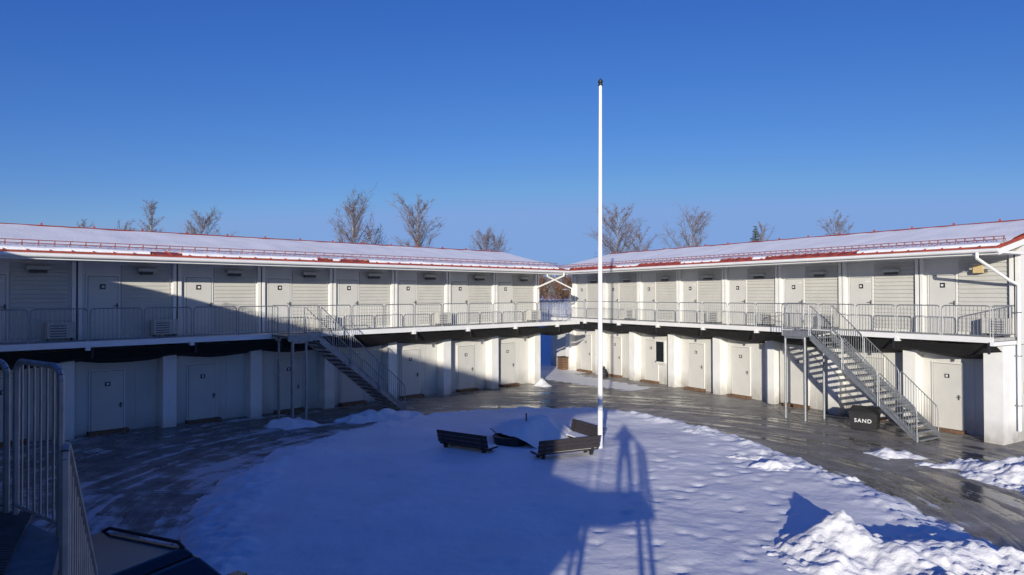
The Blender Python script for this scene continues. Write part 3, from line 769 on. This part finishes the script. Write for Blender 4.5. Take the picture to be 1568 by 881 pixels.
def clump(X,Y,h,w,n):
    b=gz(X,Y)
    for i in range(n):
        a=rnd.uniform(0,6.283); rr=w*math.sqrt(rnd.random())*.5
        x=X+rr*math.cos(a);y=Y+rr*math.sin(a); z=b+rnd.uniform(0.1,1)*h*(1-(rr/w)**2*1.6)
        d=Vector((rnd.uniform(-.6,.6),rnd.uniform(-.6,.6),rnd.uniform(.3,1)))*rnd.uniform(.35,.9)
        p=Vector((x,y,z)); mb.tube(p,p+d,0.03,'thick',0.012,n=3,cap=False)
    for i in range(5): mb.tube((X+rnd.uniform(-.5,.5)*w*.4,Y,b),(X+rnd.uniform(-.5,.5)*w*.6,Y,b+h*.8),0.06,'thick',.02,n=4,cap=False)
for i in range(60):
    X=-60+i*2.3+rnd.uniform(-.8,.8); near=(0<X<12)
    clump(X,92+rnd.uniform(-5,6),rnd.uniform(3.4,4.6) if near else rnd.uniform(2.2,3.4),rnd.uniform(3,4.6),900 if near else 130)
mb.obj('bare_thicket')
mb=MB(); Y=56
for i in range(9):
    z=gz(1+i*1.0,Y); panel(mb,(0+i*1.5,Y,z),(1.45+i*1.5,Y,z),1.0,sp=.16)
mb.obj('embankment_railing')
X,Y=(873-784)/F*66,66; z=gz(X,Y); mb=MB()
mb.tube((X,Y,z),(X,Y,z+1.35),0.05,'galv',.04,n=8); mb.path([(X,Y,z+1.35),(X-.1,Y,z+1.5),(X-.4,Y,z+1.55)],0.035,'galv'); mb.tube((X-.35,Y,z+1.53),(X-.75,Y,z+1.50),0.08,'galv',.05,n=8)
mb.obj('street_lamp')

# ------------------------------------------------------------------ photographer
S2=Vector((0.1616,0.9868,0)); Q=Vector((0.9868,-0.1616,0))
def skinfig():
    base=-S2*0.42
    J={}; rad={}
    def j(n,q,f,z,r): J[n]=base+Q*q+S2*f+Vector((0,0,PF+z)); rad[n]=r
    j('pel',0,0,.93,.15); j('waist',0,.0,1.10,.14); j('chest',0,0,1.30,.17); j('neck',0,.02,1.46,.065); j('headb',0,.05,1.54,.075); j('head',0,.07,1.63,.105); j('top',0,.06,1.70,.075)
    for s,n in ((-1,'l'),(1,'r')):
        j(n+'hip',s*.10,0,.88,.105); j(n+'knee',s*.13,.02,.48,.07); j(n+'ank',s*.15,0,.09,.05); j(n+'toe',s*.17,.17,.04,.04)
        j(n+'sh',s*.19,0,1.38,.075); j(n+'el',s*.33,.12,1.18,.05); j(n+'wr',s*.17,.26,1.40,.034); j(n+'palm',s*.12,.28,1.47,.036)
        for k in range(4):
            j(n+'f%d'%k,s*(.10-k*.004),.30-0.018*k,1.50+.0*k,.011); j(n+'g%d'%k,s*(.075),.32-0.02*k,1.535+(.008 if k in(1,2) else 0),.009)
        j(n+'th',s*.09,.26,1.45,.012); j(n+'t2',s*.065,.27,1.47,.010)
    E=[('pel','waist'),('waist','chest'),('chest','neck'),('neck','headb'),('headb','head'),('head','top')]
    for n in 'lr': 
        E+=[('pel',n+'hip'),(n+'hip',n+'knee'),(n+'knee',n+'ank'),(n+'ank',n+'toe'),('chest',n+'sh'),(n+'sh',n+'el'),(n+'el',n+'wr'),(n+'wr',n+'palm'),(n+'palm',n+'th'),(n+'th',n+'t2')]
        for k in range(4): E+=[(n+'palm',n+'f%d'%k),(n+'f%d'%k,n+'g%d'%k)]
    names=list(J); idx={n:i for i,n in enumerate(names)}
    me=bpy.data.meshes.new('tmp'); me.from_pydata([J[n] for n in names],[(idx[a],idx[b]) for a,b in E],[]); me.update()
    o=bpy.data.objects.new('tmp',me); scene.collection.objects.link(o)
    o.modifiers.new('skin','SKIN')
    for i,n in enumerate(names):
        sv=me.skin_vertices[0].data[i]; sv.radius=(rad[n],rad[n]); sv.use_root=(n=='pel')
    o.modifiers.new('sub','SUBSURF').levels=2
    dg=bpy.context.evaluated_depsgraph_get(); dg.update()
    m2=bpy.data.meshes.new_from_object(o.evaluated_get(dg)); m2.name='photographer'
    bpy.data.objects.remove(o)
    m2.materials.clear()
    for k in ('jacket','skin','hair'): m2.materials.append(M[k])
    for pl in m2.polygons:
        c=pl.center; mi=0
        rel=c-base; f=rel.dot(S2); q_=rel.dot(Q); z=rel.z-PF
        if z>1.44 and abs(q_)<0.13 and f<0.21: mi=2 if (z>1.68 or (f<0.06 and z>1.53)) else 1
        for n in 'lr':
            if (c-J[n+'palm']).length<0.09: mi=1
        pl.material_index=mi; pl.use_smooth=True
    o=bpy.data.objects.new('photographer',m2); scene.collection.objects.link(o)
try: skinfig()
except Exception as ex: print('skin failed',ex)

# ------------------------------------------------------------------ light
el=R(10.9); az=R(9.3)
w=bpy.data.worlds.new('World'); scene.world=w; w.use_nodes=True
nt=w.node_tree; bg=nt.nodes['Background']
sk=nt.nodes.new('ShaderNodeTexSky'); sk.sky_type='NISHITA'; sk.sun_disc=False; sk.sun_elevation=el; sk.sun_rotation=math.pi+az
sk.air_density=1.0; sk.dust_density=0.25; sk.ozone_density=3.0; sk.altitude=100
sp=nt.nodes.new('ShaderNodeSeparateColor'); cb=nt.nodes.new('ShaderNodeCombineColor')
nt.links.new(sk.outputs[0],sp.inputs[0])
def mm(op,a,b):
    n=nt.nodes.new('ShaderNodeMath'); n.operation=op; nt.links.new(a,n.inputs[0]); n.inputs[1].default_value=b; return n.outputs[0]
for i,(k,g,mx) in enumerate(((1.60,1.55,0.27),(1.15,1.20,0.47),(1.32,0.74,0.90))):
    v=mm('MULTIPLY',sp.outputs[i],0.1); v=mm('POWER',v,g); v=mm('MULTIPLY',v,k); v=mm('MINIMUM',v,mx); v=mm('MULTIPLY',v,10.0)
    nt.links.new(v,cb.inputs[i])
nt.links.new(cb.outputs[0],bg.inputs['Color']); bg.inputs['Strength'].default_value=0.080
ld=bpy.data.lights.new('sun','SUN'); ld.energy=5.0; ld.angle=R(0.5); ld.color=(1.0,0.93,0.81)
lo=bpy.data.objects.new('sun',ld); scene.collection.objects.link(lo)
L=Vector((math.sin(az)*math.cos(el),math.cos(az)*math.cos(el),-math.sin(el)))
lo.rotation_euler=L.to_track_quat('-Z','Y').to_euler(); lo.location=(-5,-30,30)

cd=bpy.data.cameras.new('camera'); cam=bpy.data.objects.new('camera',cd); scene.collection.objects.link(cam)
cd.lens=24.0; cd.sensor_width=36; cd.clip_start=0.1; cd.clip_end=4000
cam.location=(0,0,CAMH)
cam.rotation_mode='QUATERNION'
q=Matrix.Rotation(R(90+0.63),4,'X')@Matrix.Rotation(R(-0.15),4,'Z')
cam.rotation_quaternion=q.to_quaternion()
scene.camera=cam
scene.view_settings.view_transform='Standard'; scene.view_settings.look='None'; scene.view_settings.exposure=0
